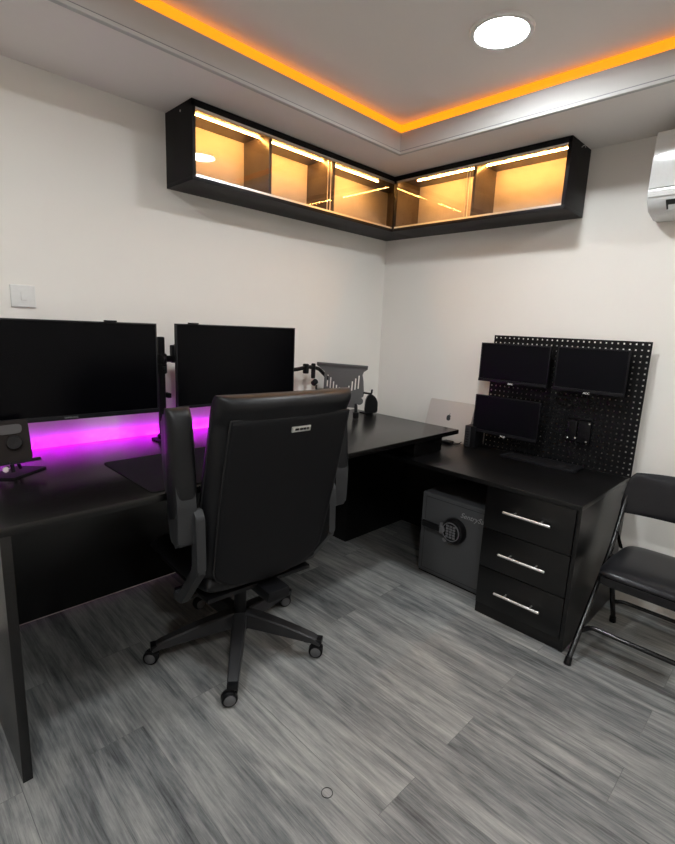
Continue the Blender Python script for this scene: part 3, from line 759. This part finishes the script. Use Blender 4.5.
# backrest
def lean(z): return -.245-(z-.45)*math.tan(math.radians(10.0))
def bw(t):   # half width of backrest against height parameter 0..1
    return .262*(1+.080*t**2)*(1-max(0, (.10-t)/.10)**2.2*.18)+.012*math.sin(PI*min(1, t*1.1))
bm = nb()
def backf(s, t_, p):
    q = (t_+1)/2; z = .455+q*.712 - .018*(1-abs(s)**2)*(1-q)
    x = XC+.036*q+s*bw(q)
    th = .062+.012*math.exp(-((q-.96)/.07)**2)
    roll = .020*max(0, (q-.90)/.10)**1.0
    y = lean(z)+.060-p*th - roll*(1 if p > 0 else .4) + .018*s*s
    if p > 0 and q < .885: y += .012      # recess for rear panel
    return Vector((x, y, z))
add_pillow(bm, backf, 34, 60, 12)
back = obj('backrest', bm, 'leather', ch)
bm = nb()
def panf(s, t_, p):
    q = (t_+1)/2; z = .448+q*.640 - .022*(1-abs(s)**2)*(1-q)
    qq = (z-.455)/.735
    x = XC+.006+.036*max(0, qq)+s*(bw(max(0, qq))-.026)*(1-.10*max(0, (.08-q)/.08)**2)
    y = lean(z)+.004+.010*s*s-p*.014
    return Vector((x, y, z))
add_pillow(bm, panf, 30, 50, 26); obj('back_panel', bm, 'fabric', ch)
# piping round the rear panel
def pan_edge(s, q, off=0):
    v = panf(s, q*2-1, 0); v.y -= .004; return v
pts = [pan_edge(-1, q/30) for q in range(1, 31)]+[pan_edge(-1+2*k/20, 1) for k in range(1, 21)]+[pan_edge(1, 1-q/30) for q in range(1, 30)]
bm = nb(); add_tube(bm, smooth_path(pts, .004, 2), .0030, 8); obj('piping', bm, 'seam', ch)
# stitched rim on cushion side
def rim(q, k=1): v = backf(-k, q*2-1, 0); v.x += -.001*k; return v
for k in (1, -1):
    pts = [rim(q/24, k) for q in range(2, 23)]
    bm = nb(); add_tube(bm, pts, .0026, 8); obj('piping', bm, 'seam', ch)
# badge
bz = 1.040; tilt = Matrix.Rotation(math.radians(-10), 3, 'X')
bm = nb(); add_box(bm, -.041, .041, -.003, .003, -.0105, .0105, bev=.002)
bc = Vector((XC+.052, lean(bz)-.0135, bz))
bmesh.ops.rotate(bm, cent=(0, 0, 0), matrix=Matrix.Rotation(math.radians(10), 3, 'X'), verts=bm.verts); bmesh.ops.translate(bm, vec=bc, verts=bm.verts)
bd = obj('badge', bm, 'silver', ch); bd['label'] = 'small silver badge'
bm = nb()
for a, b in ((-.028, -.012), (-.008, .006), (.008, .020), (.023, .031)):
    add_box(bm, a, b, -.0038, -.0028, -.004, .004, bev=.001)
bmesh.ops.rotate(bm, cent=(0, 0, 0), matrix=Matrix.Rotation(math.radians(10), 3, 'X'), verts=bm.verts); bmesh.ops.translate(bm, vec=bc, verts=bm.verts)
obj('badge_marks', bm, 'safe_dark', bd)
# flipped-up arms: polygon in (y,z), extruded along x
for sgn in (-1, 1):
    xa = XC+(-.319 if sgn < 0 else .366)
    shell = rpoly([(-.155, 1.098), (-.118, 1.08), (-.118, .95), (-.150, .80), (-.175, .665), (-.200, .640), (-.240, .645), (-.245, .80), (-.215, .95), (-.190, 1.08)], .02, 4)
    bm = nb(); add_prism(bm, shell, (xa-.036, 0, 0), (0, 1, 0), (0, 0, 1), .066, bev=.008)
    ar = obj('armrest', bm, 'chairplastic', ch)
    bm = nb()
    def padf(s, t_, p, xa=xa):
        q = (t_+1)/2; z = .742+q*.373
        yc = -.200+.030*q
        return Vector((xa+s*(.047-.005*q), yc-p*(.050 if p > 0 else .034)-.012*abs(t_)**4*0, z))
    add_pillow(bm, padf, 20, 36, 5)
    obj('arm_pad', bm, 'leather', ar)
    # bracket
    bm = nb(); xb = XC+(-.283 if sgn < 0 else .300)
    br = rpoly([(-.235, .780), (-.262, .745), (-.268, .545), (-.115, .362), (-.050, .362), (-.050, .392), (-.095, .392), (-.222, .555), (-.218, .755)], .012, 4)
    add_prism(bm, br, (xb-.016, 0, 0), (0, 1, 0), (0, 0, 1), .032, bev=.005)
    obj('arm_bracket', bm, 'chairplastic', ch)
    bm = nb(); add_cyl(bm, (xb-.02*sgn, -.215, .70), (xa+.02*sgn, -.215, .70), .020, seg=20, bev=.003)
    obj('arm_pivot', bm, 'plastic', ch)
    bm = nb(); add_box(bm, min(xb, XC+sgn*.19), max(xb, XC+sgn*.19), -.11, -.02, .365, .383, bev=.004)
    obj('arm_mount', bm, 'plastic', ch)

# ------------------------------------------------------------------ folding chair
fc = thing('folding_chair', 'black padded metal folding chair beside the drawers, cut by the photo edge', 'chair', (2.04, -.48, 0))
FL, FR = 1.826, 2.254
def legpts(x): return [(x-.014*(1 if x < 2 else -1), -.764, .012), (x, -.412, .442), (x, -.318, .620), (x, -.255, .730)]
for x in (FL, FR):
    bm = nb(); add_tube(bm, smooth_path(legpts(x), .10), .0115, 14); obj('front_leg', bm, 'foldtube', fc, world=True)
    bm = nb(); add_tube(bm, smooth_path([(x+.018*(1 if x == FL else -1), -.47, .43), (x+.018*(1 if x == FL else -1), -.245, .012)], .05), .0115, 14); obj('rear_leg', bm, 'foldtube', fc, world=True)
    for (yy, zz, dy) in ((-.764, 0, 1), (-.245, 0, 0)):
        xx = x if dy else x+.018*(1 if x == FL else -1)
        bm = nb(); xx -= (.014 if x < 2 else -.014) if dy else 0; add_cyl(bm, (xx, yy-.003, 0), (xx, yy+(.016 if dy else -.012), .032), .0155, .0145, seg=18, bev=.003); obj('foot_cap', bm, 'plastic', fc, world=True)
    # side link bracket
    bm = nb(); add_tube(bm, [(x+.004, -.385, .520), (x+.012, -.360, .475), (x+.020, -.330, .425)], .010, 8, flat=.4); obj('hinge_link', bm, 'foldtube', fc, world=True)
bm = nb(); add_tube(bm, smooth_path([(FL-.004, -.662, .125), (FL+.03, -.665, .158), (FR-.03, -.665, .158), (FR+.004, -.662, .125)], .035), .0105, 12); obj('front_bar', bm, 'foldtube', fc, world=True)
bm = nb(); add_tube(bm, smooth_path([(FL+.018, -.310, .135), (FL+.06, -.305, .150), (FR-.06, -.305, .150), (FR-.018, -.310, .135)], .03), .009, 12); obj('rear_bar', bm, 'foldtube', fc, world=True)
bm = nb()
pan = rpoly([(1.852, -.70), (2.228, -.70), (2.228, -.28), (1.852, -.28)], .05)
add_prism(bm, pan, (0, 0, .384), (1, 0, 0), (0, 1, 0), .036, bev=.004); obj('seat_pan', bm, 'foldtube', fc, world=True)
bm = nb()
def fsf(s, t_, p):
    return Vector((2.04+s*(.192-.014*abs(t_)**6-.010*max(0, t_)), -.490+t_*(.212-.014*abs(s)**6), .425+(p*.030 if p > 0 else p*.006)))
add_pillow(bm, fsf, 26, 26, 6); obj('seat', bm, 'vinyl', fc, world=True)
bm = nb()
def fbf(s, t_, p):
    q = (t_+1)/2
    x = 2.04+s*(.232-.020*abs(t_)**5-.018*q**2)
    z = .594+q*.190+.010*(1-s*s)*(q)
    y = -.262+.055*(1-q)*-1+.035*(1-s*s) - p*.016 
    return Vector((x, y, z))
add_pillow(bm, fbf, 30, 20, 5); obj('backrest', bm, 'vinyl', fc, world=True)

# ------------------------------------------------------------------ tiny ring mark on the floor
bm = nb(); n = 40
ring = [Vector((1.537+.017*math.cos(2*PI*k/n), -1.943+.017*math.sin(2*PI*k/n), .0016)) for k in range(n+1)]
add_tube(bm, ring, .0009, 6)
based('hair_tie', bm, 'plastic', (1.537, -1.943, 0), 'tiny thin ring lying on the bare floor right of the chair', 'ring')

# ------------------------------------------------------------------ world and view
w = bpy.data.worlds.new('world'); sc.world = w; w.use_nodes = True
w.node_tree.nodes['Background'].inputs[0].default_value = (.5, .55, .6, 1); w.node_tree.nodes['Background'].inputs[1].default_value = .02
sc.view_settings.view_transform = 'Standard'; sc.view_settings.look = 'None'; sc.view_settings.gamma = 1
sc.view_settings.use_curve_mapping = False; sc.view_settings.exposure = .09
try:
    sc.cycles.max_bounces = 10; sc.cycles.diffuse_bounces = 6; sc.cycles.transparent_max_bounces = 16; sc.cycles.sample_clamp_indirect = 6
except Exception: pass
